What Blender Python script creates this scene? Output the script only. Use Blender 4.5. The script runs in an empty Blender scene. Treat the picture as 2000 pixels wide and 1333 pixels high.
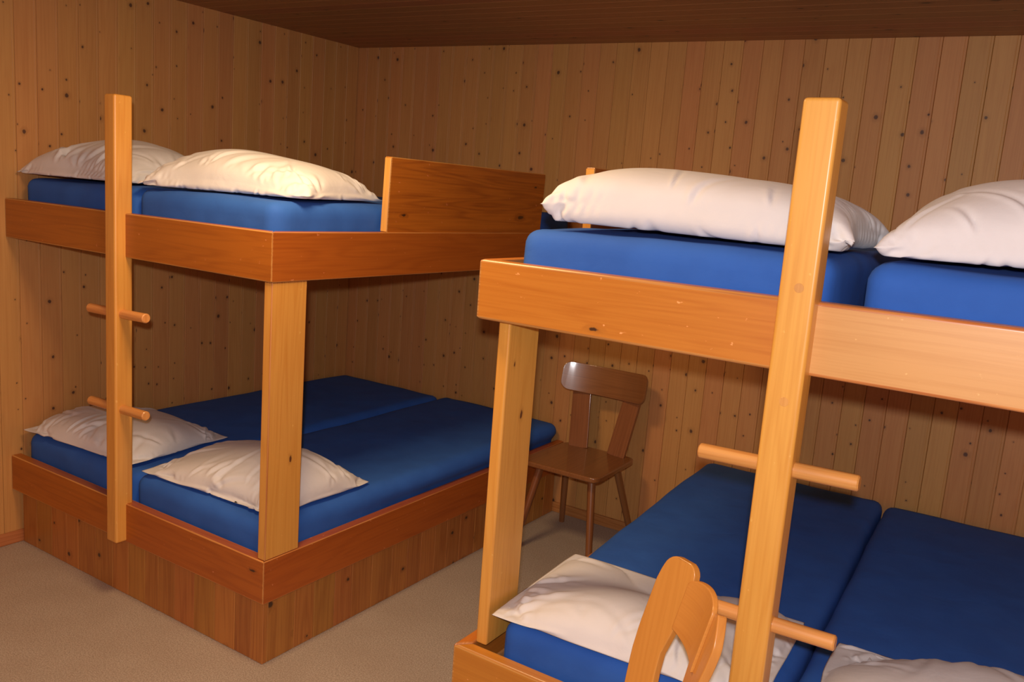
import bpy, bmesh, math, random
import numpy as np
from mathutils import Vector, Matrix, noise as mnoise

R = math.radians
sc = bpy.context.scene
COL = sc.collection

# ------------------------------------------------------------------ camera, world, lights, exposure
cam_d = bpy.data.cameras.new('camera'); cam = bpy.data.objects.new('camera', cam_d); COL.objects.link(cam)
cam.location = (3.7010, -1.8626, 1.6879)
cam.rotation_euler = (R(80.132), R(-4.2855), R(33.0994))
cam_d.sensor_width = 36.0; cam_d.lens = 36.0 * 1674.75 / 2000.0
cam_d.clip_start = 0.02
sc.camera = cam

w = bpy.data.worlds.new('world'); sc.world = w; w.use_nodes = True
w.node_tree.nodes['Background'].inputs[0].default_value = (1.0, 0.75, 0.5, 1)
w.node_tree.nodes['Background'].inputs[1].default_value = 0.02

sc.view_settings.view_transform = 'Standard'; sc.view_settings.look = 'None'
sc.view_settings.gamma = 1.0; sc.view_settings.use_curve_mapping = False
sc.view_settings.exposure = 0.0

def light(name, kind, loc, energy, color, size=0.1, rot=(0, 0, 0), sy=None):
    d = bpy.data.lights.new(name, kind); o = bpy.data.objects.new(name, d); COL.objects.link(o)
    o.location = loc; o.rotation_euler = rot; d.energy = energy; d.color = color
    if kind == 'AREA':
        d.size = size
        if sy: d.shape = 'RECTANGLE'; d.size_y = sy
    else: d.shadow_soft_size = size
    return o
# the photographer's flash, on top of the camera and a little behind the lens
light('camera_flash', 'POINT', (3.7213, -1.919, 1.785), 132.0, (0.98, 0.97, 0.99), 0.022)
# the room's warm ceiling lamp, in the middle of the room
light('room_lamp', 'AREA', (1.9, -0.3, 2.40), 26.0, (1.0, 0.66, 0.34), 0.40)

# ------------------------------------------------------------------ materials
def mat(name):
    m = bpy.data.materials.new(name); m.use_nodes = True
    nt = m.node_tree; b = nt.nodes['Principled BSDF']
    return m, nt, b
class G:
    def __init__(s, nt): s.nt = nt
    def n(s, t, **k):
        x = s.nt.nodes.new(t)
        for a, v in k.items(): setattr(x, a, v)
        return x
    def l(s, a, b): s.nt.links.new(a, b)
    def m(s, op, a, b=None, c=None, clamp=False):
        x = s.n('ShaderNodeMath', operation=op); x.use_clamp = clamp
        for i, v in enumerate((a, b, c)):
            if v is None: continue
            if isinstance(v, (int, float)): x.inputs[i].default_value = v
            else: s.l(v, x.inputs[i])
        return x.outputs[0]
    def vm(s, op, a, b):
        x = s.n('ShaderNodeVectorMath', operation=op)
        for i, v in enumerate((a, b)):
            if isinstance(v, (tuple, list)): x.inputs[i].default_value = v
            else: s.l(v, x.inputs[i])
        return x.outputs[0]
    def mix(s, f, a, b, mode='MIX'):
        x = s.n('ShaderNodeMix', data_type='RGBA', blend_type=mode)
        for i, v in ((0, f), (6, a), (7, b)):
            if isinstance(v, (int, float)): x.inputs[i].default_value = v
            elif isinstance(v, tuple): x.inputs[i].default_value = (*v, 1)
            else: s.l(v, x.inputs[i])
        return x.outputs[2]
    def ramp(s, f, a, b):       # smooth step
        x = s.n('ShaderNodeMapRange'); x.interpolation_type = 'SMOOTHSTEP'
        s.l(f, x.inputs[0]); x.inputs[1].default_value = a; x.inputs[2].default_value = b
        return x.outputs[0]

def wood(name, base, dark, rough=0.5, coat=0.0, knots=0.5, kscale=(9.0, 8.0), vary=0.12, ring=0.5, fine=0.5, coat_rough=0.15, bump=0.05, hue=None, scratch=0.0, knot_r=1.0, knot_col=(0.035, 0.014, 0.008)):
    m, nt, b = mat(name); g = G(nt)
    uv = g.n('ShaderNodeUVMap').outputs[0]
    rnd = g.n('ShaderNodeObjectInfo').outputs['Random']
    off = g.n('ShaderNodeCombineXYZ'); g.l(g.m('MULTIPLY', rnd, 37.0), off.inputs[0]); g.l(g.m('MULTIPLY', rnd, 91.0), off.inputs[1])
    p = g.vm('ADD', uv, off.outputs[0])
    # knots
    vo = g.n('ShaderNodeTexVoronoi', voronoi_dimensions='2D'); vo.inputs['Scale'].default_value = 1.0
    g.l(g.vm('MULTIPLY', p, (*kscale, 1)), vo.inputs['Vector'])
    dist = vo.outputs['Distance']
    sep = g.n('ShaderNodeSeparateColor'); g.l(vo.outputs['Color'], sep.inputs[0])
    on = g.m('GREATER_THAN', sep.outputs[0], 1.0 - knots)
    wob = g.n('ShaderNodeTexNoise', noise_dimensions='2D'); wob.inputs['Scale'].default_value = 1.0; g.l(g.vm('MULTIPLY', p, (70, 60, 1)), wob.inputs['Vector'])
    dw = g.m('ADD', dist, g.m('MULTIPLY', g.m('SUBTRACT', wob.outputs[0], 0.5), 0.05))
    rad = g.m('MULTIPLY', g.m('ADD', g.m('MULTIPLY', g.m('POWER', sep.outputs[1], 2.0), 0.065), 0.028), knot_r)
    rr = g.m('DIVIDE', dw, rad)
    kn = g.m('MULTIPLY', g.m('SUBTRACT', 1.0, g.ramp(rr, 0.7, 1.35)), on)
    halo = g.m('MULTIPLY', g.m('SUBTRACT', 1.0, g.ramp(rr, 1.0, 3.6)), on)
    # growth rings, bending round the knots
    n1 = g.n('ShaderNodeTexNoise', noise_dimensions='2D'); n1.inputs['Scale'].default_value = 1.0; n1.inputs['Detail'].default_value = 1.5
    g.l(g.vm('MULTIPLY', p, (13, 0.9, 1)), n1.inputs['Vector'])
    ph = g.m('ADD', g.m('MULTIPLY', n1.outputs[0], 46.0), g.m('MULTIPLY', halo, 5.0))
    rings = g.m('POWER', g.m('ADD', g.m('MULTIPLY', g.m('SINE', ph), 0.5), 0.5), 2.0)
    n2 = g.n('ShaderNodeTexNoise', noise_dimensions='2D'); n2.inputs['Scale'].default_value = 1.0; n2.inputs['Detail'].default_value = 5
    g.l(g.vm('MULTIPLY', p, (150, 3.0, 1)), n2.inputs['Vector'])
    n3 = g.n('ShaderNodeTexNoise', noise_dimensions='2D'); n3.inputs['Scale'].default_value = 1.0; n3.inputs['Detail'].default_value = 2
    g.l(g.vm('MULTIPLY', p, (10, 0.8, 1)), n3.inputs['Vector'])
    f = g.m('ADD', g.m('MULTIPLY', rings, ring), g.m('MULTIPLY', g.ramp(n2.outputs[0], 0.35, 0.7), fine), clamp=True)
    f = g.m('ADD', f, g.m('MULTIPLY', g.m('SUBTRACT', n3.outputs[0], 0.5), 0.9), clamp=True)
    c = g.mix(f, base, dark)
    c = g.mix(g.m('MULTIPLY', halo, 0.32), c, tuple(x * 0.55 for x in dark))
    c = g.mix(g.m('MULTIPLY', kn, 0.93), c, knot_col)
    # each board has a tone of its own
    wn = g.n('ShaderNodeTexWhiteNoise', noise_dimensions='1D'); g.l(g.m('MULTIPLY', rnd, 713.0), wn.inputs['W'])
    br = g.m('ADD', g.m('MULTIPLY', wn.outputs[0], 2 * vary), 1.0 - vary)
    hs = g.n('ShaderNodeHueSaturation'); g.l(c, hs.inputs['Color']); g.l(br, hs.inputs['Value'])
    sp = g.n('ShaderNodeSeparateColor'); g.l(wn.outputs[1], sp.inputs[0])
    g.l(g.m('ADD', g.m('MULTIPLY', sp.outputs[1], 0.016), 0.492), hs.inputs['Hue'])
    c = hs.outputs[0]
    if scratch > 0:      # pale nicks and rubbed marks
        s1 = g.n('ShaderNodeTexNoise', noise_dimensions='2D'); s1.inputs['Scale'].default_value = 1.0; s1.inputs['Detail'].default_value = 3
        g.l(g.vm('MULTIPLY', p, (55, 38, 1)), s1.inputs['Vector'])
        c = g.mix(g.m('MULTIPLY', g.ramp(s1.outputs[0], 0.735, 0.80), scratch), c, tuple(min(1, x * 1.6 + 0.12) for x in base))
    g.l(c, b.inputs['Base Color'])
    b.inputs['Roughness'].default_value = rough
    b.inputs['Coat Weight'].default_value = coat; b.inputs['Coat Roughness'].default_value = coat_rough
    bp = g.n('ShaderNodeBump'); bp.inputs['Strength'].default_value = bump; bp.inputs['Distance'].default_value = 0.002
    g.l(n2.outputs[0], bp.inputs['Height']); g.l(bp.outputs[0], b.inputs['Normal'])
    return m

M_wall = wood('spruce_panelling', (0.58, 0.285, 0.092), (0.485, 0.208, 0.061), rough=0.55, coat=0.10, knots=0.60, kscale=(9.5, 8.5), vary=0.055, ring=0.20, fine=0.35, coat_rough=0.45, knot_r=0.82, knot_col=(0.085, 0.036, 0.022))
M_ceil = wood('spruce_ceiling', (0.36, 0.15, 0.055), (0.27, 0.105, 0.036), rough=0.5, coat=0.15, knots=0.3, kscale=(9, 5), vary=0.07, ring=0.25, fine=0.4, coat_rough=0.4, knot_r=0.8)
M_base = wood('baseboard_wood', (0.46, 0.185, 0.06), (0.34, 0.115, 0.032), rough=0.4, coat=0.2, knots=0.1)
M_rail = wood('stained_rail_wood', (0.41, 0.114, 0.010), (0.30, 0.072, 0.006), rough=0.45, coat=0.25, knots=0.06, kscale=(7, 2.5), vary=0.04, ring=0.35, fine=0.35, coat_rough=0.32, scratch=0.5)
M_rail_right = wood('orange_rail_wood', (0.57, 0.205, 0.024), (0.48, 0.150, 0.014), rough=0.45, coat=0.3, knots=0.04, kscale=(7, 2.5), vary=0.03, ring=0.35, fine=0.35, coat_rough=0.35, scratch=0.8)
M_rail_pale = wood('pale_rail_wood', (0.62, 0.345, 0.095), (0.54, 0.275, 0.062), rough=0.45, coat=0.3, knots=0.04, kscale=(7, 2.5), vary=0.03, ring=0.25, fine=0.4, coat_rough=0.4, scratch=0.4)
M_worn_highlight = wood('rubbed_edge_highlight_wood', (0.60, 0.28, 0.075), (0.42, 0.15, 0.03), rough=0.4, coat=0.4, knots=0.0, ring=0.3, fine=0.9, coat_rough=0.25)  # pale bevels: rubbed wood, with the edge highlight put into the colour too
M_guard = wood('guard_board_wood', (0.44, 0.115, 0.011), (0.26, 0.054, 0.006), rough=0.42, coat=0.4, knots=0.3, kscale=(8, 3), vary=0.05, ring=0.45, fine=0.35, coat_rough=0.28, scratch=0.5, knot_r=0.8)
M_post = wood('lacquered_post_wood', (0.72, 0.375, 0.070), (0.61, 0.275, 0.040), rough=0.45, coat=0.4, knots=0.45, kscale=(8, 3.6), vary=0.05, ring=0.35, fine=0.35, coat_rough=0.28, scratch=0.25, knot_r=0.8, knot_col=(0.10, 0.03, 0.012))
M_plinth = wood('plinth_board_wood', (0.46, 0.180, 0.034), (0.32, 0.100, 0.016), rough=0.45, coat=0.25, knots=0.32, kscale=(8, 9), vary=0.10, ring=0.4, fine=0.35, coat_rough=0.3, knot_r=1.2)
M_rung = wood('rung_wood', (0.70, 0.34, 0.095), (0.58, 0.24, 0.055), rough=0.45, coat=0.3, knots=0.0, ring=0.3, fine=0.5)
M_dark = wood('dark_chair_wood', (0.27, 0.100, 0.034), (0.19, 0.064, 0.021), rough=0.34, coat=0.65, knots=0.0, ring=0.3, fine=0.4, coat_rough=0.10, vary=0.03)
M_beech = wood('beech_chair_wood', (0.60, 0.250, 0.050), (0.52, 0.195, 0.034), rough=0.40, coat=0.4, knots=0.0, ring=0.2, fine=0.35, coat_rough=0.22, vary=0.02)
M_slat = wood('plain_platform_wood', (0.40, 0.20, 0.08), (0.30, 0.13, 0.045), rough=0.6, knots=0.2)

def floor_mat():
    m, nt, b = mat('speckled_linoleum'); g = G(nt)
    co = g.n('ShaderNodeTexCoord').outputs['Object']
    n1 = g.n('ShaderNodeTexNoise'); n1.inputs['Scale'].default_value = 210; n1.inputs['Detail'].default_value = 3; g.l(co, n1.inputs['Vector'])
    n2 = g.n('ShaderNodeTexNoise'); n2.inputs['Scale'].default_value = 5; n2.inputs['Detail'].default_value = 3; g.l(co, n2.inputs['Vector'])
    vo = g.n('ShaderNodeTexVoronoi'); vo.inputs['Scale'].default_value = 95; g.l(co, vo.inputs['Vector'])
    c = g.mix(g.ramp(n1.outputs[0], 0.38, 0.64), (0.34, 0.282, 0.225), (0.50, 0.432, 0.358))
    c = g.mix(g.m('MULTIPLY', g.ramp(n2.outputs[0], 0.3, 0.75), 0.22), c, (0.30, 0.22, 0.16))
    c = g.mix(g.m('MULTIPLY', g.m('LESS_THAN', vo.outputs['Distance'], 0.18), 0.35), c, (0.16, 0.10, 0.07))
    g.l(c, b.inputs['Base Color']); b.inputs['Roughness'].default_value = 0.55
    return m
M_floor = floor_mat()

def cloth_mat(name, col, col2, rough=0.85, sheen=0.2, bscale=420.0, bst=0.12, bdist=0.001, big=0.0):
    m, nt, b = mat(name); g = G(nt)
    co = g.n('ShaderNodeTexCoord').outputs['Object']
    n2 = g.n('ShaderNodeTexNoise'); n2.inputs['Scale'].default_value = 9; n2.inputs['Detail'].default_value = 4; g.l(co, n2.inputs['Vector'])
    g.l(g.mix(g.ramp(n2.outputs[0], 0.3, 0.7), col, col2), b.inputs['Base Color'])
    b.inputs['Roughness'].default_value = rough
    b.inputs['Sheen Weight'].default_value = sheen; b.inputs['Sheen Roughness'].default_value = 0.5
    n1 = g.n('ShaderNodeTexNoise'); n1.inputs['Scale'].default_value = bscale; g.l(co, n1.inputs['Vector'])
    bp = g.n('ShaderNodeBump'); bp.inputs['Strength'].default_value = bst; bp.inputs['Distance'].default_value = bdist
    g.l(n1.outputs[0], bp.inputs['Height'])
    if big > 0:           # soft creases in the cloth
        n3 = g.n('ShaderNodeTexNoise'); n3.inputs['Scale'].default_value = 7; n3.inputs['Detail'].default_value = 5; n3.inputs['Distortion'].default_value = 0.8
        g.l(co, n3.inputs['Vector'])
        b2 = g.n('ShaderNodeBump'); b2.inputs['Strength'].default_value = big; b2.inputs['Distance'].default_value = 0.012
        g.l(n3.outputs[0], b2.inputs['Height']); g.l(b2.outputs[0], bp.inputs['Normal'])
    g.l(bp.outputs[0], b.inputs['Normal'])
    return m
M_sheet = cloth_mat('blue_fitted_sheet', (0.022, 0.120, 0.50), (0.018, 0.104, 0.45), sheen=0.0, big=0.25)
M_pillow = cloth_mat('white_pillowcase', (0.71, 0.705, 0.72), (0.68, 0.675, 0.69), sheen=0.1, big=0.35)
M_metal, _nt, _b = mat('screw_metal'); _b.inputs['Metallic'].default_value = 1; _b.inputs['Base Color'].default_value = (0.5, 0.42, 0.3, 1); _b.inputs['Roughness'].default_value = 0.4

# ------------------------------------------------------------------ helpers
def link(name, me, m=None, parent=None, loc=None, rot=None):
    o = bpy.data.objects.new(name, me); COL.objects.link(o)
    if m is not None and not me.materials:
        me.materials.append(m)
        if any(p.material_index == 1 for p in me.polygons): me.materials.append(M_worn_highlight)
    if len(me.polygons) < 1500 and me.name.split('.')[0] not in ('wall_plank', 'ceiling_plank'):
        wn = o.modifiers.new('even_shading', 'WEIGHTED_NORMAL'); wn.keep_sharp = True
    if parent is not None: o.parent = parent
    if loc is not None: o.location = loc
    if rot is not None: o.rotation_euler = rot
    return o
def tag(o, label=None, cat=None, group=None, kind=None):
    if label: o['label'] = label
    if cat: o['category'] = cat
    if group: o['group'] = group
    if kind: o['kind'] = kind
    return o
def empty(name, loc, rz=0):
    o = bpy.data.objects.new(name, None); COL.objects.link(o); o.location = loc; o.rotation_euler = (0, 0, rz); o.empty_display_size = 0.1
    return o
def copy_tree(o, parent=None):
    c = o.copy(); COL.objects.link(c)
    if parent is not None: c.parent = parent
    for ch in list(o.children): copy_tree(ch, c)
    return c

def uv_box(bm, grain):
    """metres; v runs along the grain axis, u across it"""
    lay = bm.loops.layers.uv.verify(); others = [a for a in range(3) if a != grain]
    for f in bm.faces:
        nrm = f.normal; a = max(others, key=lambda k: abs(nrm[k]))
        u = [k for k in others if k != a][0]
        if abs(nrm[grain]) > 0.8: u, v = others
        else: v = grain
        for lp in f.loops:
            co = lp.vert.co; lp[lay].uv = (co[u] + 0.37 * a, co[v])
def finish(bm, name, grain=2, smooth=True, angle=35):
    bm.normal_update(); uv_box(bm, grain)
    me = bpy.data.meshes.new(name); bm.to_mesh(me); bm.free()
    if smooth:
        me.polygons.foreach_set('use_smooth', [True] * len(me.polygons))
        try: me.set_sharp_from_angle(angle=R(angle))
        except Exception: pass
    me.update(); return me
def prism(poly, z0, z1, bevel=0.004, seg=2, name='mesh', grain=2, xform=None, edge=-1):
    """polygon in xy extruded in z with rounded edges"""
    bm = bmesh.new()
    a = [bm.verts.new((x, y, z0)) for x, y in poly]; b = [bm.verts.new((x, y, z1)) for x, y in poly]
    bm.faces.new(a[::-1]); bm.faces.new(b); n = len(poly)
    for i in range(n): bm.faces.new((a[i], a[(i + 1) % n], b[(i + 1) % n], b[i]))
    bmesh.ops.recalc_face_normals(bm, faces=bm.faces)
    if bevel > 0:
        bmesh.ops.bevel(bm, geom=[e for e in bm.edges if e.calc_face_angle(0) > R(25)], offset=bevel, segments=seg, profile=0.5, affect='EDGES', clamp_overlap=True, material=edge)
    if xform is not None: bm.transform(xform)
    return finish(bm, name, grain)
def box(x0, x1, y0, y1, z0, z1, bevel=0.004, seg=2, name='mesh', grain=2, edge=-1):
    return prism([(x0, y0), (x1, y0), (x1, y1), (x0, y1)], z0, z1, bevel, seg, name, grain, edge=edge)
def rod(p0, p1, r0, r1, name='rod', seg=20, bevel=0.003):
    """a turned rod with softened ends, built along its own z axis"""
    p0, p1 = Vector(p0), Vector(p1); L = (p1 - p0).length; bm = bmesh.new()
    prof = [(0, 0.0), (r0 - bevel, 0.0), (r0, bevel)] + [(r0 + (r1 - r0) * t, bevel + (L - 2 * bevel) * t) for t in (0.33, 0.66)] + [(r1, L - bevel), (r1 - bevel, L), (0, L)]
    rings = []
    for r, z in prof[1:-1]: rings.append([bm.verts.new((r * math.cos(2 * math.pi * k / seg), r * math.sin(2 * math.pi * k / seg), z)) for k in range(seg)])
    for A, B in zip(rings, rings[1:]):
        for k in range(seg): bm.faces.new((A[k], A[(k + 1) % seg], B[(k + 1) % seg], B[k]))
    bm.faces.new(rings[0][::-1]); bm.faces.new(rings[-1])
    bm.normal_update(); me = finish(bm, name, 2)
    q = (p1 - p0).to_track_quat('Z', 'Y')
    return me, p0, q
def add_rod(name, p0, p1, r0, r1, m, parent, bevel=0.003):
    me, p, q = rod(p0, p1, r0, r1, name, bevel=bevel)
    o = link(name, me, m, parent, p); o.rotation_mode = 'QUATERNION'; o.rotation_quaternion = q
    return o

# ------------------------------------------------------------------ the room
RX, Y0, Y1, H = 5.3, -4.2, 2.05, 2.47
PW, PT = 0.0905, 0.012
def slab(name, x0, x1, y0, y1, z0, z1, m, grain=2):
    o = link(name, box(x0, x1, y0, y1, z0, z1, 0, 1, name, grain), m); o['kind'] = 'structure'; return o
floor = slab('floor', -0.1, RX + 0.1, Y0 - 0.1, Y1 + 0.1, -0.05, 0.0, M_floor)
wall_back = slab('wall_back', -0.1, RX + 0.1, Y1 + PT, Y1 + 0.1, 0.0, 2.50, M_wall)
wall_left = slab('wall_left', -0.1, -PT, Y0 - 0.1, Y1 + PT, 0.0, 2.50, M_wall)
wall_right = slab('wall_right', RX + PT, RX + 0.1, Y0 - 0.1, Y1 + PT, 0.0, 2.50, M_wall)
wall_front = slab('wall_front', -PT, RX + PT, Y0 - 0.1, Y0, 0.0, 2.50, M_wall)

def plank_mesh(length, width, thick, name, ch=0.0020, gap=0.0005):
    """tongue-and-groove board, face towards -y, runs up z: shadow gap, chamfer and a quirk line on one side"""
    h = width / 2 - gap; q = 0.010
    prof = [(-h, thick), (-h, ch), (-h + ch * 0.8, 0.0), (h - q - 0.0010, 0.0), (h - q, 0.0008), (h - q + 0.0010, 0.0002), (h - ch * 0.8, 0.0002), (h, ch), (h, thick)]
    bm = bmesh.new()
    a = [bm.verts.new((x, y, 0)) for x, y in prof]; b = [bm.verts.new((x, y, length)) for x, y in prof]
    n = len(prof)
    for i in range(n - 1): bm.faces.new((a[i], a[i + 1], b[i + 1], b[i]))
    bm.faces.new(a[::-1]); bm.faces.new(b)
    bmesh.ops.recalc_face_normals(bm, faces=bm.faces)
    return finish(bm, name, 2, smooth=False)
pm = plank_mesh(2.485, PW, PT, 'wall_plank')
n_back = int(RX / PW) + 1
for i in range(n_back):
    link('plank', pm, M_wall, wall_back, ((i + 0.5) * PW - 0.02, Y1, 0.0))
for i in range(38):          # left wall: face towards +x
    link('plank', pm, M_wall, wall_left, (0.0, Y1 - (i + 0.5) * PW - 0.004, 0.0), (0, 0, R(90)))
for i in range(28):
    link('plank', pm, M_wall, wall_right, (RX, Y1 - (i + 0.5) * PW - 0.004, 0.0), (0, 0, R(-90)))
# the rest of the side walls, behind the camera
for nm, x in (('wall_left', -PT / 2), ('wall_right', RX + PT / 2)): pass

# ceiling of boards running along the back wall, a touch lower on the right
ceil_h = 2.458; tilt = math.atan(0.0105)
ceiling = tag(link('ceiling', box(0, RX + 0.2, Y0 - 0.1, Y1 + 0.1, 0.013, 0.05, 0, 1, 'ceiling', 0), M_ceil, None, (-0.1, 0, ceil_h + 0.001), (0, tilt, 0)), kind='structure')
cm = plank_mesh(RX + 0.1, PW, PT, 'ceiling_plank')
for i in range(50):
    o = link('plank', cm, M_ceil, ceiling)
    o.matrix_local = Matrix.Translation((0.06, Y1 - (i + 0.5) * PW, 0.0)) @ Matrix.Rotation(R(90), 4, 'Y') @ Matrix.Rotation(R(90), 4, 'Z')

bb = box(0.013, RX, Y1 - 0.014, Y1, 0.0, 0.055, 0.004, 2, 'baseboard', 0)
tag(link('baseboard_back', bb, M_base), kind='structure')
tag(link('baseboard_left', box(0, 0.013, Y0, Y1, 0.0, 0.055, 0.004, 2, 'baseboard', 1), M_base), kind='structure')

# ------------------------------------------------------------------ bunk beds
UB, UT, LB, LT, T = 1.348, 1.508, 0.249, 0.404, 0.042
POST_TOP = 1.922
def bunk(name, x0, x1, closed, post_x, post_w, label):
    """closed: 'left' when the bed's left side stands against a wall (its open side rail is on the right), else 'right'"""
    b = empty(name, (0, 0, 0)); tag(b, label, 'bunk bed', 'two-storey wooden bunks')
    L = Y1 - 0.001
    for z0, z1, nm in ((UB, UT, 'upper'), (LB, LT, 'lower')):
        Lz = L if z0 > 1 else L - 0.016
        if closed == 'left':
            fr = [(x0, 0), (x1, 0), (x1 - T, T), (x0, T)]; sd = [(x1, 0), (x1, Lz), (x1 - T, Lz), (x1 - T, T)]
        else:
            fr = [(x0, 0), (x1, 0), (x1, T), (x0 + T, T)]; sd = [(x0, 0), (x0 + T, T), (x0 + T, Lz), (x0, Lz)]
        bv = 0.004 if closed == 'left' else 0.008; mr = M_rail if closed == 'left' else M_rail_right; mid = post_x + post_w / 2
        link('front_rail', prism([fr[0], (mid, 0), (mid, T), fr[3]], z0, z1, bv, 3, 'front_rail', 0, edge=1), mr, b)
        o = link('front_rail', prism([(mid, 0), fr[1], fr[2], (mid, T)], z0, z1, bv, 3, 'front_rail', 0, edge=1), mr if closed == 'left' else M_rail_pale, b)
        if closed == 'right': o['label'] = 'paler length of rail, right of the ladder post'
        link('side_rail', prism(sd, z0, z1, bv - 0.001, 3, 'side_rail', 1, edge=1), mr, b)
        if closed == 'right': link('side_rail', box(x1 - T, x1, T, Lz, z0, z1, 0.006, 2, 'side_rail', 1), M_rail_right, b)
    link('platform', box(x0 + 0.003 + (T if closed == 'right' else 0), x1 - 0.003 - (T if closed == 'left' else 0), T, L - 0.02, 1.395, 1.433, 0.003, 1, 'platform', 1), M_slat, b)
    link('platform', box(x0 + 0.016 + (T if closed == 'right' else 0), x1 - 0.016 - (T if closed == 'left' else 0), T, L - 0.02, 0.295, 0.333, 0.003, 1, 'platform', 1), M_slat, b)
    # plinth of upright boards
    r = 0.036; rnd = random.Random(5 if closed == 'left' else 9)
    def boards(a0, a1, put):
        a = a0
        while a < a1 - 0.001:
            wd = rnd.uniform(0.085, 0.125); e = min(a1, a + wd)
            if a1 - e < 0.05: e = a1
            put(a + 0.0006, e - 0.0006, rnd.uniform(0.0, 0.0012)); a = e
    pt = 0.02; ztop = LB + 0.03
    if closed == 'left':
        boards(x0 + 0.014, x1 - r - 0.0005, lambda a, e, k: link('plinth_board', box(a, e, r + k, r + pt, 0.0, ztop, 0.0016, 1, 'plinth_board'), M_plinth, b))
        boards(r + pt, L - 0.015, lambda a, e, k: link('plinth_board', box(x1 - r - pt, x1 - r - k, a, e, 0.0, ztop, 0.0016, 1, 'plinth_board'), M_plinth, b))
    else:
        boards(x0 + r + 0.0005, x1, lambda a, e, k: link('plinth_board', box(a, e, r + k, r + pt, 0.0, ztop, 0.0016, 1, 'plinth_board'), M_plinth, b))
        boards(r + pt, L - 0.015, lambda a, e, k: link('plinth_board', box(x0 + r + k, x0 + r + pt, a, e, 0.0, ztop, 0.0016, 1, 'plinth_board'), M_plinth, b))
    # ladder post with two round rungs through it
    px0, px1 = post_x, post_x + post_w
    link('ladder_post', box(px0, px1, -0.042, 0.030, 0.252, POST_TOP, 0.009, 4, 'ladder_post'), M_post, b)
    cx = (px0 + px1) / 2
    for z in (1.140, 0.778):
        add_rod('rung', (cx - 0.178, -0.010, z - 0.004), (cx + 0.172, -0.010, z + 0.004), 0.0175, 0.0175, M_rung, b, 0.003)
    if closed == 'right':
        for z in (1.536, 1.292): add_rod('dowel_plug', (cx + 0.004, -0.0423, z), (cx + 0.004, -0.036, z), 0.0105, 0.0105, M_rung, b, 0.0006)
        link('corner_post', box(x1 - 0.081, x1 - 0.044, 0.048, 0.205, LT, UB, 0.006, 3, 'corner_post'), M_post, b)
    return b

WL = 1.606
bed_l = bunk('bunk_bed', 0.002, WL, 'left', 0.770, 0.064, 'red-brown wooden bunk bed in the left corner of the room')
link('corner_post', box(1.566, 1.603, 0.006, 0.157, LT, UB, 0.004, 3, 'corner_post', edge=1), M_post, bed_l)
bed_r = bunk('bunk_bed', 2.400, 4.200, 'right', 3.200, 0.076, 'orange wooden bunk bed at the right, nearest the viewer')
link('corner_post', box(2.444, 2.481, 0.048, 0.205, LT, UB, 0.006, 3, 'corner_post'), M_post, bed_r)
# guard boards standing on the side rails
def guard(bed, xb, lean):
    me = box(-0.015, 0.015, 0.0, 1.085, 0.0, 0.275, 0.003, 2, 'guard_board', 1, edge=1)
    o = link('guard_board', me, M_guard, bed, (xb, 0.545, UT - 0.002), (0, lean, 0))
    e = link('end_strip', box(-0.0145, 0.0145, -0.0035, 0.0, 0.004, 0.271, 0.001, 1, 'end_strip', 2), M_post, o)
    e['label'] = 'pale bare end of the guard board'
    return o
guard(bed_l, 1.583, R(1.5)); guard(bed_r, 2.424, R(-1.5))

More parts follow.
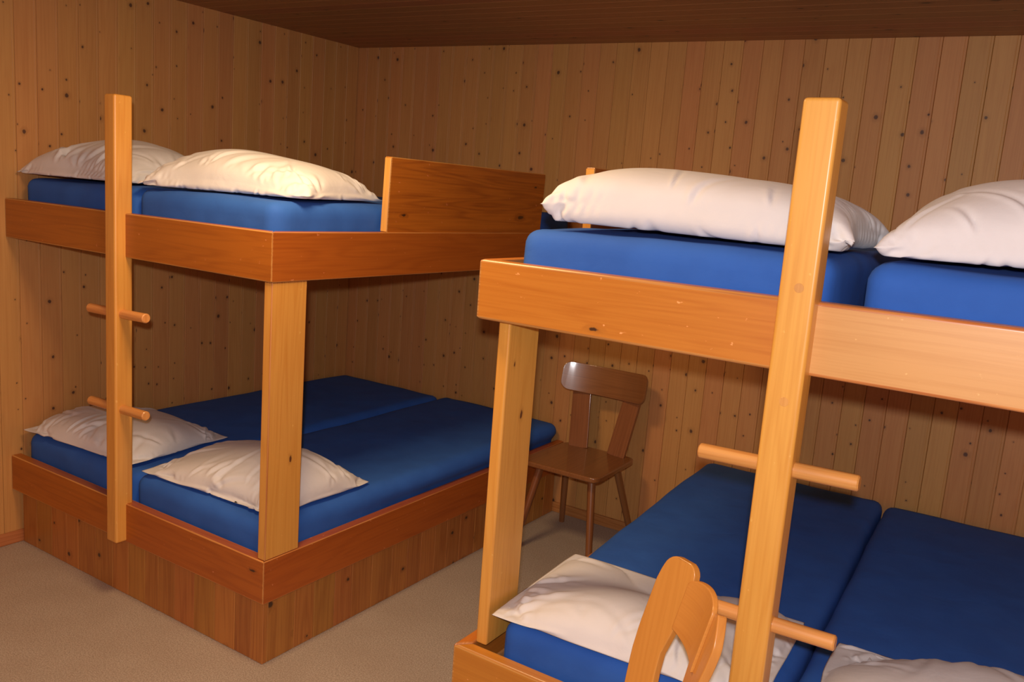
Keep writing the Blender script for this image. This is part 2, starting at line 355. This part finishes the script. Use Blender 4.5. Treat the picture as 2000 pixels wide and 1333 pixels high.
# ------------------------------------------------------------------ mattresses
def mattress(x, y, z, rz, sx, sy, h, seed, label, over=0.0):
    bm = bmesh.new(); nx, ny, nz = 38, 84, 9; r = 0.045
    rnd = random.Random(seed); so = Vector((seed * 3.7, seed * 1.9, seed * 5.3))
    V = {}
    def vert(i, j, k):
        key = (i, j, k)
        if key in V: return V[key]
        p = Vector(((i / nx - .5) * sx, (j / ny - .5) * sy, (k / nz) * h))
        rr = r * 0.9; rt = r
        c = Vector((min(max(p.x, -sx / 2 + rr), sx / 2 - rr), min(max(p.y, -sy / 2 + rr), sy / 2 - rr), min(max(p.z, 0.012), h - rt)))
        dlt = p - c
        nrm = dlt.normalized() if dlt.length > 1e-7 else Vector((0, 0, 1))
        rad = rr if p.z > 0.012 else 0.012
        if dlt.length > 1e-7:
            # rounded box: push onto radius
            m = max(abs(dlt.x) / rr, abs(dlt.y) / rr, (abs(dlt.z) / rt if dlt.z > 0 else abs(dlt.z) / 0.012))
            s = Vector((dlt.x / rr, dlt.y / rr, dlt.z / (rt if dlt.z > 0 else 0.012)))
            s = s.normalized() * m
            q = c + Vector((s.x * rr, s.y * rr, s.z * (rt if dlt.z > 0 else 0.012)))
        else: q = p
        # softness: a slight crown, waviness along the sides, pulls near the lower hem and at the corners
        u, v = p.x / (sx / 2), p.y / (sy / 2)
        if q.z > h * 0.5: q.z += (0.010 * (1 - u * u) * (1 - abs(v) ** 3) - 0.004) * ((q.z / h - .5) * 2)
        nn = mnoise.noise(Vector((q.x * 2.2, q.y * 2.2, q.z * 3)) + so) * 0.008 + mnoise.noise(Vector((q.x * 7, q.y * 7, q.z * 5)) + so) * 0.0022
        hem = 1 - min(1, q.z / (h * 0.8))
        ang = q.x * 34 + q.y * 34
        crn = max(0, 1 - (1 - abs(u)) * sx / 0.22) * max(0, 1 - (1 - abs(v)) * sy / 0.22)
        cr = (mnoise.noise(Vector((q.x * 16, q.y * 16, q.z * 2.5)) + so)) * (0.004 * hem + 0.007 * crn)
        if q.z > 0.01: q += nrm * (nn + cr)
        if over and u * over < 0: u = -abs(u); q.x -= over * min(1, max(0, (q.z - 0.074) / 0.04)) * min(1, -u * 1.5) * min(1, max(0, (v + 0.75) * 1.5))
        V[key] = bm.verts.new(q); return V[key]
    def quad(a, b_, c, d_): bm.faces.new((vert(*a), vert(*b_), vert(*c), vert(*d_)))
    for i in range(nx):
        for j in range(ny):
            quad((i, j, nz), (i + 1, j, nz), (i + 1, j + 1, nz), (i, j + 1, nz)); quad((i, j, 0), (i, j + 1, 0), (i + 1, j + 1, 0), (i + 1, j, 0))
        for k in range(nz):
            quad((i, 0, k), (i + 1, 0, k), (i + 1, 0, k + 1), (i, 0, k + 1)); quad((i, ny, k), (i, ny, k + 1), (i + 1, ny, k + 1), (i + 1, ny, k))
    for j in range(ny):
        for k in range(nz):
            quad((0, j, k), (0, j, k + 1), (0, j + 1, k + 1), (0, j + 1, k)); quad((nx, j, k), (nx, j + 1, k), (nx, j + 1, k + 1), (nx, j, k + 1))
    me = finish(bm, 'mattress', 1, True, 80)
    o = link('mattress', me, M_sheet, None, (x, y, z), (0, 0, rz))
    tag(o, label, 'mattress', 'blue-sheeted mattresses on the bunks'); return o
ML = 1.945; YC = 0.052 + ML / 2
ZU, ZL, HU, HL = 1.434, 0.334, 0.170, 0.172
mattress(0.425, YC, ZU, R(0.3), 0.765, ML, HU, 1, 'blue-sheeted upper mattress along the left wall, behind the left ladder post')
mattress(1.188, YC, ZU, 0, 0.735, ML, HU, 2, 'blue-sheeted upper mattress of the left bunk, beside the guard board')
mattress(0.416, YC, ZL, 0, 0.765, ML, HL, 3, 'blue-sheeted lower mattress along the left wall')
mattress(1.184, YC + 0.012, ZL, 0, 0.742, ML + 0.02, HL, 4, 'blue-sheeted lower mattress of the left bunk, next to the open long side', -0.026)
mattress(2.878, YC, ZU, R(0.6), 0.800, ML, HU, 5, 'bright blue upper mattress of the right bunk, left of the stout ladder post')
mattress(3.735, YC, ZU, R(0.6), 0.790, ML, HU, 6, 'bright blue upper mattress of the right bunk, at the right edge of the photo')
mattress(2.864, YC + 0.005, ZL, R(2.2), 0.755, ML - 0.01, HL, 7, 'blue-sheeted lower mattress of the right bunk, behind the beech chair', 0.034)
mattress(3.640, YC + 0.005, ZL, R(2.2), 0.780, ML - 0.01, HL, 8, 'dark blue lower mattress of the right bunk, at the right edge of the photo')

# ------------------------------------------------------------------ pillows: a small cloth simulation, filled from inside
def sim_pillow(a, b, thick, seed, nx=60, ny=44, steps=150, grav=4.0, ncr=40):
    rg = np.random.RandomState(seed)
    idx = -np.ones((2, ny + 1, nx + 1), int); n = 0
    for l in range(2):
        for j in range(ny + 1):
            for i in range(nx + 1):
                if l == 1 and (i in (0, nx) or j in (0, ny)): idx[1, j, i] = idx[0, j, i]
                else: idx[l, j, i] = n; n += 1
    X = np.zeros((n, 3)); U = np.zeros((n, 2))
    for l in range(2):
        jj, ii = np.mgrid[0:ny + 1, 0:nx + 1]; u = ii / nx * 2 - 1; v = jj / ny * 2 - 1
        z = (0.5 * thick * (1 - u ** 2) ** 0.6 * (1 - v ** 2) ** 0.6) * (1 if l == 0 else -1)
        X[idx[l]] = np.stack([u * a / 2 * 0.97, v * b / 2 * 0.97, z + thick * 0.5], -1); U[idx[l]] = np.stack([u, v], -1)
    # low-frequency lumps in the filling
    ph = rg.rand(6) * 6.28; lump = 1 + 0.22 * np.sin(U[:, 0] * 2.3 + ph[0]) * np.sin(U[:, 1] * 2.1 + ph[1]) + 0.12 * np.sin(U[:, 0] * 5 + ph[2]) * np.cos(U[:, 1] * 4 + ph[3])
    def field(f, k):
        t = np.zeros(n)
        for _ in range(k):
            an = rg.rand() * 6.28; fr = f * (0.6 + rg.rand()); t += np.sin(U[:, 0] * fr * math.cos(an) * a / b + U[:, 1] * fr * math.sin(an) + rg.rand() * 6.28)
        return t / math.sqrt(k)
    lay = np.zeros(n); lay[idx[0].ravel()] = 1; lay[idx[1][1:-1, 1:-1].ravel()] = -1
    X[:, 2] += lay * (0.006 * field(9, 4) + 0.004 * np.abs(field(22, 5))) ; X += rg.randn(n, 3) * 0.001
    slack = 1.0 + 0.035 * field(4, 4)
    isb = np.zeros(n, bool); isb[idx[0][0]] = 1; isb[idx[0][-1]] = 1; isb[idx[0][:, 0]] = 1; isb[idx[0][:, -1]] = 1
    dx, dy = a / nx, b / ny; dd = math.hypot(dx, dy)
    batches = []
    for l in range(2):
        I = idx[l]
        def add(A, B, rest, k):
            A = A.ravel(); B = B.ravel()
            fac = np.where(isb[A] & isb[B], 0.94, 0.5 * (slack[A] + slack[B])); batches.append((A, B, rest * fac, k))
        for s in range(2):
            add(I[:, s:-1:2], I[:, s + 1::2][:, :I[:, s:-1:2].shape[1]], dx, 1.0)
            add(I[s:-1:2, :], I[s + 1::2, :][:I[s:-1:2, :].shape[0], :], dy, 1.0)
        for sj in range(2):
            for si in range(2):
                A = I[sj:-1:2, si:-1:2]; Bq = I[sj + 1::2, si + 1::2][:A.shape[0], :A.shape[1]]
                add(A, Bq, dd, 0.25)
                C_ = I[sj:-1:2, si + 1::2]; D_ = I[sj + 1::2, si:-1:2]; m1 = min(C_.shape[0], D_.shape[0]); m2 = min(C_.shape[1], D_.shape[1])
                add(C_[:m1, :m2], D_[:m1, :m2], dd, 0.25)
        for s in range(4):     # bending
            A = I[:, s:-2:4]; B_ = I[:, s + 2::4][:, :A.shape[1]]; add(A, B_, 2 * dx, 0.035)
            A = I[s:-2:4, :]; B_ = I[s + 2::4, :][:A.shape[0], :]; add(A, B_, 2 * dy, 0.035)
    # duplicates on the border inside one batch cannot occur, apart from shared rows handled twice
    quads = []
    for l in range(2):
        I = idx[l]; q = np.stack([I[:-1, :-1], I[:-1, 1:], I[1:, 1:], I[1:, :-1]], -1).reshape(-1, 4)
        quads.append(q if l == 0 else q[:, ::-1])
    F = np.concatenate(quads)
    edge = np.minimum(1 - np.abs(U[:, 0]), (1 - np.abs(U[:, 1])) * b / a) * a / 2      # metres to the border
    cdist = np.hypot((1 - np.abs(U[:, 0])) * a / 2, (1 - np.abs(U[:, 1])) * b / 2)
    mask = np.clip((edge - 0.002) / 0.03, 0, 1) * lump * np.clip((cdist - 0.015) / 0.07, 0, 1)
    floor_z = np.where(lay > 0, np.where(isb, 0.003, 0.006), 0.0)
    P = X.copy(); V = np.zeros_like(X); dt = 0.016
    W = np.ones(n)
    V0 = a * b * thick * 0.50
    for st in range(steps):
        p0, p1, p2, p3 = (P[F[:, k]] for k in range(4))
        nq = np.cross(p2 - p0, p3 - p1) * 0.5
        cen = (p0 + p1 + p2 + p3) / 4
        vol = float(np.einsum('ij,ij->i', cen, nq).sum() / 3)
        Nv = np.zeros_like(P)
        for k in range(4): np.add.at(Nv, F[:, k], nq / 4)
        pres = max(0.0, (V0 - vol) / V0) * 2000000 * min(1, (st + 5) / 30)
        acc = Nv * (pres * mask)[:, None]
        acc[:, 2] -= grav
        al = np.linalg.norm(acc, axis=1); acc *= np.minimum(1, 60 / np.maximum(al, 1e-9))[:, None]
        V = (V + acc * dt) * 0.92
        Q = P + V * dt
        for it in range(7):
            for A, B_, rest, k in batches:
                dv = Q[B_] - Q[A]; ln = np.sqrt((dv * dv).sum(1)) + 1e-9
                c = (ln - rest) / ln
                kk = np.where(c > 0, k, k * (0.55 if k > 0.5 else 0.3))
                cor = dv * (c * kk * 0.5)[:, None]
                Q[A] += cor; Q[B_] -= cor
            low = Q[:, 2] < floor_z; Q[low, 2] = floor_z[low]
            # friction on the sheet
            Q[low, :2] = P[low, :2] + (Q[low, :2] - P[low, :2]) * 0.7
        V = (Q - P) / dt; P = Q
    # finer mesh (cubic resampling), then single creases running in from the seams
    K = 3
    def up(A, ax):
        A = np.moveaxis(A, ax, 0); m = A.shape[0]; t = np.arange((m - 1) * K + 1) / K; i = np.minimum(t.astype(int), m - 2); f = (t - i)[:, None, None]
        E = np.concatenate([2 * A[:1] - A[1:2], A, 2 * A[-1:] - A[-2:-1]]); p0, p1, p2, p3 = E[i], E[i + 1], E[i + 2], E[i + 3]
        r = 0.5 * (2 * p1 + (p2 - p0) * f + (2 * p0 - 5 * p1 + 4 * p2 - p3) * f ** 2 + (3 * p1 - p0 - 3 * p2 + p3) * f ** 3)
        return np.moveaxis(r, 0, ax)
    NX, NY = nx * K, ny * K; jj, ii = np.mgrid[0:NY + 1, 0:NX + 1]; x = (ii / NX - .5) * a; y = (jj / NY - .5) * b
    ids = -np.ones((2, NY + 1, NX + 1), int); border = (ii == 0) | (ii == NX) | (jj == 0) | (jj == NY)
    ids[0] = np.arange((NY + 1) * (NX + 1)).reshape(NY + 1, NX + 1); ids[1][~border] = (NY + 1) * (NX + 1) + np.arange((~border).sum()); ids[1][border] = ids[0][border]
    out = np.zeros((ids.max() + 1, 3)); Fs = []
    for l in range(2):
        S = up(up(P[idx[l]], 0), 1)
        du = np.gradient(S, axis=1); dv = np.gradient(S, axis=0); nr = np.cross(du, dv); nr /= np.linalg.norm(nr, axis=2)[..., None] + 1e-12
        if l == 1: nr = -nr
        D = np.zeros(x.shape)
        for c_ in range(ncr):
            side = rg.choice(4, p=[.42, .18, .2, .2]); t = rg.uniform(-.47, .47)
            if side == 0: sx, sy, an = t * a, -b / 2, math.pi / 2
            elif side == 1: sx, sy, an = t * a, b / 2, -math.pi / 2
            elif side == 2: sx, sy, an = -a / 2, t * b, 0
            else: sx, sy, an = a / 2, t * b, math.pi
            an += rg.uniform(-.65, .65); off = rg.uniform(0.0, 0.06); ln = rg.uniform(.07, .26); cv = rg.uniform(-3.5, 3.5); wd = rg.uniform(.006, .015); dp = rg.uniform(.002, .0065)
            ca, sa = math.cos(an), math.sin(an); al = (x - sx) * ca + (y - sy) * sa - off; ac = -(x - sx) * sa + (y - sy) * ca - cv * al * np.abs(al)
            env = np.clip(al / .03, 0, 1) * np.clip((ln - al) / (ln * .6), 0, 1); w_ = wd * (0.6 + 1.2 * np.clip(al, 0, 1) / ln)
            D += dp * env * (-np.exp(-(ac / w_) ** 2) + 0.75 * np.exp(-((ac - 1.7 * w_) / (1.1 * w_)) ** 2))
        ed = np.minimum(a / 2 - np.abs(x), b / 2 - np.abs(y)); D *= np.clip(ed / 0.012, 0, 1)
        S = S + nr * D[..., None]; S[..., 2] = np.maximum(S[..., 2], 0.0025 if l == 0 else 0.0)
        out[ids[l].ravel()] = S.reshape(-1, 3)
        q = np.stack([ids[l][:-1, :-1], ids[l][:-1, 1:], ids[l][1:, 1:], ids[l][1:, :-1]], -1).reshape(-1, 4); Fs.append(q if l == 0 else q[:, ::-1])
    return out, np.concatenate(Fs)
def pillow(x, y, z, rz, a, b, thick, seed, label, grav=4.0, ncr=40, tilt=(0, 0), flip=False, dz=0.0, full=0.0):
    z += dz
    P, F = sim_pillow(a, b, thick, seed, grav=grav, ncr=ncr)
    P[:, 0] -= P[:, 0].mean(); P[:, 1] -= P[:, 1].mean()
    if flip: P[:, 0] *= -1; F = F[:, ::-1]
    if full: P[:, 2] *= 1 + full * np.clip(-P[:, 0] / (a / 2) * 1.3, -0.3, 1); P[:, 2] = 0.21 * np.tanh(P[:, 2] / 0.21)       # filling shaken to one side
    me = bpy.data.meshes.new('pillow'); me.from_pydata(P.tolist(), [], F.tolist()); me.materials.append(M_pillow)
    me.polygons.foreach_set('use_smooth', [True] * len(me.polygons)); me.update()
    o = bpy.data.objects.new('pillow', me); COL.objects.link(o); o.location = (x, y, z); o.rotation_euler = (R(tilt[0]), R(tilt[1]), R(rz))
    tag(o, label, 'pillow', 'white pillows at the bed heads'); return o
TU, TL = ZU + HU + 0.010, ZL + HL + 0.010
pillow(0.365, 0.30, TU, 3, 0.74, 0.52, 0.18, 11, 'white pillow on the upper mattress by the left wall, partly behind the left ladder post', 2.0, 34)
pillow(1.163, 0.345, TU, 9, 0.76, 0.54, 0.175, 12, 'plump cream-lit pillow on the left upper bunk, just left of the guard board', 1.5, 46)
pillow(0.370, 0.31, TL, 4, 0.72, 0.52, 0.12, 13, 'white pillow on the lower mattress by the left wall, behind the ladder rungs')
pillow(1.180, 0.330, TL, 2, 0.74, 0.52, 0.14, 14, 'white pillow on the left lower bunk, partly hidden by the corner post')
pillow(2.925, 0.31, TU, 0, 0.80, 0.54, 0.215, 15, 'large plump white pillow on the right upper bunk, left of the stout ladder post', 0.8, 14, (0, 0.8), dz=0.004, full=0.22)
pillow(3.735, 0.33, TU, 3, 0.82, 0.54, 0.20, 16, 'white pillow on the right upper bunk, cut off by the right edge of the photo', 1.0, 26)
pillow(2.865, 0.31, TL, 3, 0.76, 0.54, 0.075, 17, 'flat white pillow on the right lower bunk, behind the beech chair', 5.0, 26)
pillow(3.715, 0.30, TL, 3, 0.76, 0.54, 0.11, 18, 'white pillow on the right lower bunk, in the bottom right corner of the photo')

# ------------------------------------------------------------------ dark chair against the back wall
def arc_board(wd, ht, th, sag, corner, name, n=18, bevel=0.004):
    """upright board, rounded corners, bowed backwards (+y) in the middle; centred at x=0, from z=0 up"""
    pts = []
    for cx_, cz_, a0 in ((wd / 2 - corner, ht - corner, 0), (-wd / 2 + corner, ht - corner, 90), (-wd / 2 + corner, corner, 180), (wd / 2 - corner, corner, 270)):
        for k in range(6): t = R(a0 + 90 * k / 5); pts.append((cx_ + corner * math.cos(t), cz_ + corner * math.sin(t)))
    bm = bmesh.new()
    fr = [bm.verts.new((x, 0, z)) for x, z in pts]; bk = [bm.verts.new((x, th, z)) for x, z in pts]
    f1 = bm.faces.new(fr); f2 = bm.faces.new(bk[::-1]); m = len(pts)
    for i in range(m): bm.faces.new((fr[(i + 1) % m], fr[i], bk[i], bk[(i + 1) % m]))
    bmesh.ops.recalc_face_normals(bm, faces=bm.faces)
    bmesh.ops.bevel(bm, geom=[e for e in bm.edges if e.calc_face_angle(0) > R(60)], offset=bevel, segments=2, profile=0.5, affect='EDGES')
    for k in range(1, n):
        x = -wd / 2 + wd * k / n
        bmesh.ops.bisect_plane(bm, geom=bm.verts[:] + bm.edges[:] + bm.faces[:], plane_co=(x, 0, 0), plane_no=(1, 0, 0))
    for v in bm.verts: v.co.y += sag * (1 - (v.co.x / (wd / 2)) ** 2)
    return finish(bm, name, 0, True, 40)
def seat_mesh(wf, wb, dep, th, name):
    pts = []; r = 0.05
    base = [(-wf / 2, 0), (wf / 2, 0), (wb / 2, dep), (-wb / 2, dep)]
    for i, (x, y) in enumerate(base):
        p = Vector((x, y)); q0 = Vector(base[i - 1]); q1 = Vector(base[(i + 1) % 4])
        d0 = (q0 - p).normalized(); d1 = (q1 - p).normalized(); A = p + d0 * r; B = p + d1 * r
        for k in range(6):
            t = k / 5; pts.append(tuple(A * (1 - t) ** 2 + p * 2 * t * (1 - t) + B * t * t))
    return prism(pts, -th, 0.0, 0.007, 3, name, 1)
def splat(p0, p1, wd0, wd1, th, m, parent, side):
    p0, p1 = Vector(p0), Vector(p1); L = (p1 - p0).length
    me = prism([(-wd0 / 2, 0), (wd0 / 2, 0), (wd1 / 2, L), (-wd1 / 2, L)], -th / 2, th / 2, 0.003, 2, 'splat', 1)
    o = link('splat', me, m, parent)
    ey = (p1 - p0).normalized(); ez = Vector((side, -1, 0)); ez = (ez - ez.dot(ey) * ey).normalized(); ex = ey.cross(ez)
    M = Matrix((ex, ey, ez)).transposed().to_4x4(); M.translation = p0; o.matrix_local = M; return o
ch = empty('wooden_chair', (1.888, 1.47, 0), R(0)); tag(ch, 'dark brown lacquered wooden chair against the back wall, between the two bunks', 'chair')
link('seat', seat_mesh(0.415, 0.395, 0.43, 0.026, 'seat'), M_dark, ch, (0, 0, 0.452))
for sx, yt, yb in ((-1, 0.09, 0.00), (1, 0.09, 0.00), (-1, 0.34, 0.475), (1, 0.34, 0.475)):
    add_rod('leg', (sx * 0.135, yt, 0.428), (sx * 0.205, yb, 0.0), 0.019, 0.0145, M_dark, ch)
link('batten', box(-0.165, -0.105, 0.05, 0.37, 0.408, 0.427, 0.004, 2, 'batten', 1), M_dark, ch)
link('batten', box(0.105, 0.165, 0.05, 0.37, 0.408, 0.427, 0.004, 2, 'batten', 1), M_dark, ch)
splat((-0.105, 0.392, 0.447), (-0.148, 0.465, 0.80), 0.10, 0.095, 0.018, M_dark, ch, 0.15)
splat((0.105, 0.392, 0.447), (0.148, 0.465, 0.80), 0.10, 0.095, 0.018, M_dark, ch, -0.15)
br = link('backrest', arc_board(0.46, 0.145, 0.022, 0.074, 0.042, 'backrest'), M_dark, ch, (0, 0.368, 0.735), (R(-12), 0, 0))

# ------------------------------------------------------------------ beech chair in the foreground, its back turned to the ladder
# back splats leaning away from the seat; their outlines in metres: s across, z up
bc = empty('wooden_chair', (2.93, -0.36, 0), 0); tag(bc, 'light beech wooden chair in the foreground, in front of the right bunk\'s ladder post', 'chair')
def leaning_board(left, right, P0, th, k, thick, name, curve=0.0):
    """left/right edge polylines (s, z); the face looks along -(cos th, sin th); leans back by k"""
    nh = Vector((math.cos(th), math.sin(th), 0)); tv = Vector((math.sin(th), -math.cos(th), 0)); P0 = Vector(P0)
    nn = Vector((nh.x, nh.y, -k)).normalized()
    def W(s, z): return P0 + tv * s + nh * (k * (z - P0.z)) + Vector((0, 0, z - P0.z)) + nh * curve * min(0, z - 0.70) ** 2
    rows = 26; bm = bmesh.new()
    def at(poly, t):
        zs = [q[1] for q in poly]; z = zs[0] + (zs[-1] - zs[0]) * t
        for (s0, z0), (s1, z1) in zip(poly, poly[1:]):
            if (z0 - z) * (z1 - z) <= 0 and z0 != z1: return s0 + (s1 - s0) * (z - z0) / (z1 - z0), z
        return poly[-1]
    A = []; cols = 5
    for r_ in range(rows + 1):
        t = (r_ / rows) ** 1.7; l = at(left, t); q = at(right, t); A.append([W(l[0] + (q[0] - l[0]) * c / cols, l[1] + (q[1] - l[1]) * c / cols) for c in range(cols + 1)])
    fv = [[bm.verts.new(p - bc.location) for p in row] for row in A]; bv = [[bm.verts.new(p + nn * thick - bc.location) for p in row] for row in A]
    for i in range(rows):
        for c in range(cols):
            bm.faces.new((fv[i][c], fv[i][c + 1], fv[i + 1][c + 1], fv[i + 1][c])); bm.faces.new((bv[i][c + 1], bv[i][c], bv[i + 1][c], bv[i + 1][c + 1]))
        bm.faces.new((fv[i][0], fv[i + 1][0], bv[i + 1][0], bv[i][0])); bm.faces.new((fv[i + 1][cols], fv[i][cols], bv[i][cols], bv[i + 1][cols]))
    for c in range(cols):
        bm.faces.new((fv[0][c + 1], fv[0][c], bv[0][c], bv[0][c + 1])); bm.faces.new((fv[rows][c], fv[rows][c + 1], bv[rows][c + 1], bv[rows][c]))
    bmesh.ops.recalc_face_normals(bm, faces=bm.faces)
    bmesh.ops.bevel(bm, geom=[e for e in bm.edges if e.calc_face_angle(0) > R(50)], offset=0.0028, segments=2, profile=0.5, affect='EDGES')
    return finish(bm, name, 2, True, 60)
A0 = (3.1006, -0.1113, 0.90); C0 = (3.2234, -0.2498, 0.88)
link('splat', leaning_board([(-.034, .9055), (-.047, .903), (-.058, .896), (-.066, .886), (-.073, .870), (-.081, .839), (-.091, .728), (-.092, .665), (-.084, .589), (-.072, .50), (-.068, .425)],
    [(.004, .9055), (.013, .902), (.020, .896), (.025, .886), (.027, .868), (.011, .759), (-.006, .695), (-.005, .651), (-.002, .632), (.002, .55), (.004, .425)], A0, R(65), .25, 0.020, 'splat'), M_beech, bc)
link('splat', leaning_board([(-.020, .872), (-.043, .811), (-.059, .746), (-.050, .698), (-.042, .60), (-.040, .425)],
    [(-.004, .877), (.017, .853), (.036, .823), (.035, .777), (.029, .746), (.028, .69), (.032, .60), (.034, .425)], C0, R(33), .25, 0.020, 'splat'), M_beech, bc)
def curved_rest():
    E0 = Vector((3.113, -0.128, 0)); E1 = Vector((3.207, -0.236, 0)); nh = Vector((0.743, 0.669, 0)); bm = bmesh.new(); nc, nr = 20, 8
    def P(i, j, off):
        s_ = i / nc; t = j / nr
        zt = 0.868 + 0.022 * (4 * s_ * (1 - s_)) ** 0.6; zb = 0.760 - 0.022 * s_; z = zb + (zt - zb) * t
        return E0.lerp(E1, s_) + nh * (0.012 * 4 * s_ * (1 - s_) + 0.25 * (z - 0.885) + off) + Vector((0, 0, z)) - bc.location
    f = [[bm.verts.new(P(i, j, 0)) for j in range(nr + 1)] for i in range(nc + 1)]; k = [[bm.verts.new(P(i, j, 0.013)) for j in range(nr + 1)] for i in range(nc + 1)]
    for i in range(nc):
        for j in range(nr):
            bm.faces.new((f[i][j], f[i + 1][j], f[i + 1][j + 1], f[i][j + 1])); bm.faces.new((k[i][j], k[i][j + 1], k[i + 1][j + 1], k[i + 1][j]))
        bm.faces.new((f[i][0], k[i][0], k[i + 1][0], f[i + 1][0])); bm.faces.new((f[i][nr], f[i + 1][nr], k[i + 1][nr], k[i][nr]))
    for j in range(nr):
        bm.faces.new((f[0][j], f[0][j + 1], k[0][j + 1], k[0][j])); bm.faces.new((f[nc][j], k[nc][j], k[nc][j + 1], f[nc][j + 1]))
    bmesh.ops.recalc_face_normals(bm, faces=bm.faces)
    bmesh.ops.bevel(bm, geom=[e for e in bm.edges if e.calc_face_angle(0) > R(50)], offset=0.0028, segments=2, profile=0.5, affect='EDGES')
    return finish(bm, 'backrest', 0, True, 60)
link('backrest', curved_rest(), M_beech, bc)
Q = Matrix.Translation((-0.115, -0.170, 0)) @ Matrix.Rotation(R(-48), 4, 'Z')      # seat's front edge centre, +y towards the back
o = link('seat', seat_mesh(0.40, 0.30, 0.40, 0.024, 'seat'), M_beech, bc); o.matrix_local = Q @ Matrix.Translation((0, 0, 0.452))
for sx, yt, yb in ((-1, 0.08, 0.00), (1, 0.08, 0.00), (-1, 0.32, 0.42), (1, 0.32, 0.42)):
    wx = 0.14 if yt < 0.2 else 0.11
    add_rod('leg', Q @ Vector((sx * wx, yt, 0.430)), Q @ Vector((sx * (wx + 0.05), yb, 0.0)), 0.018, 0.014, M_beech, bc)
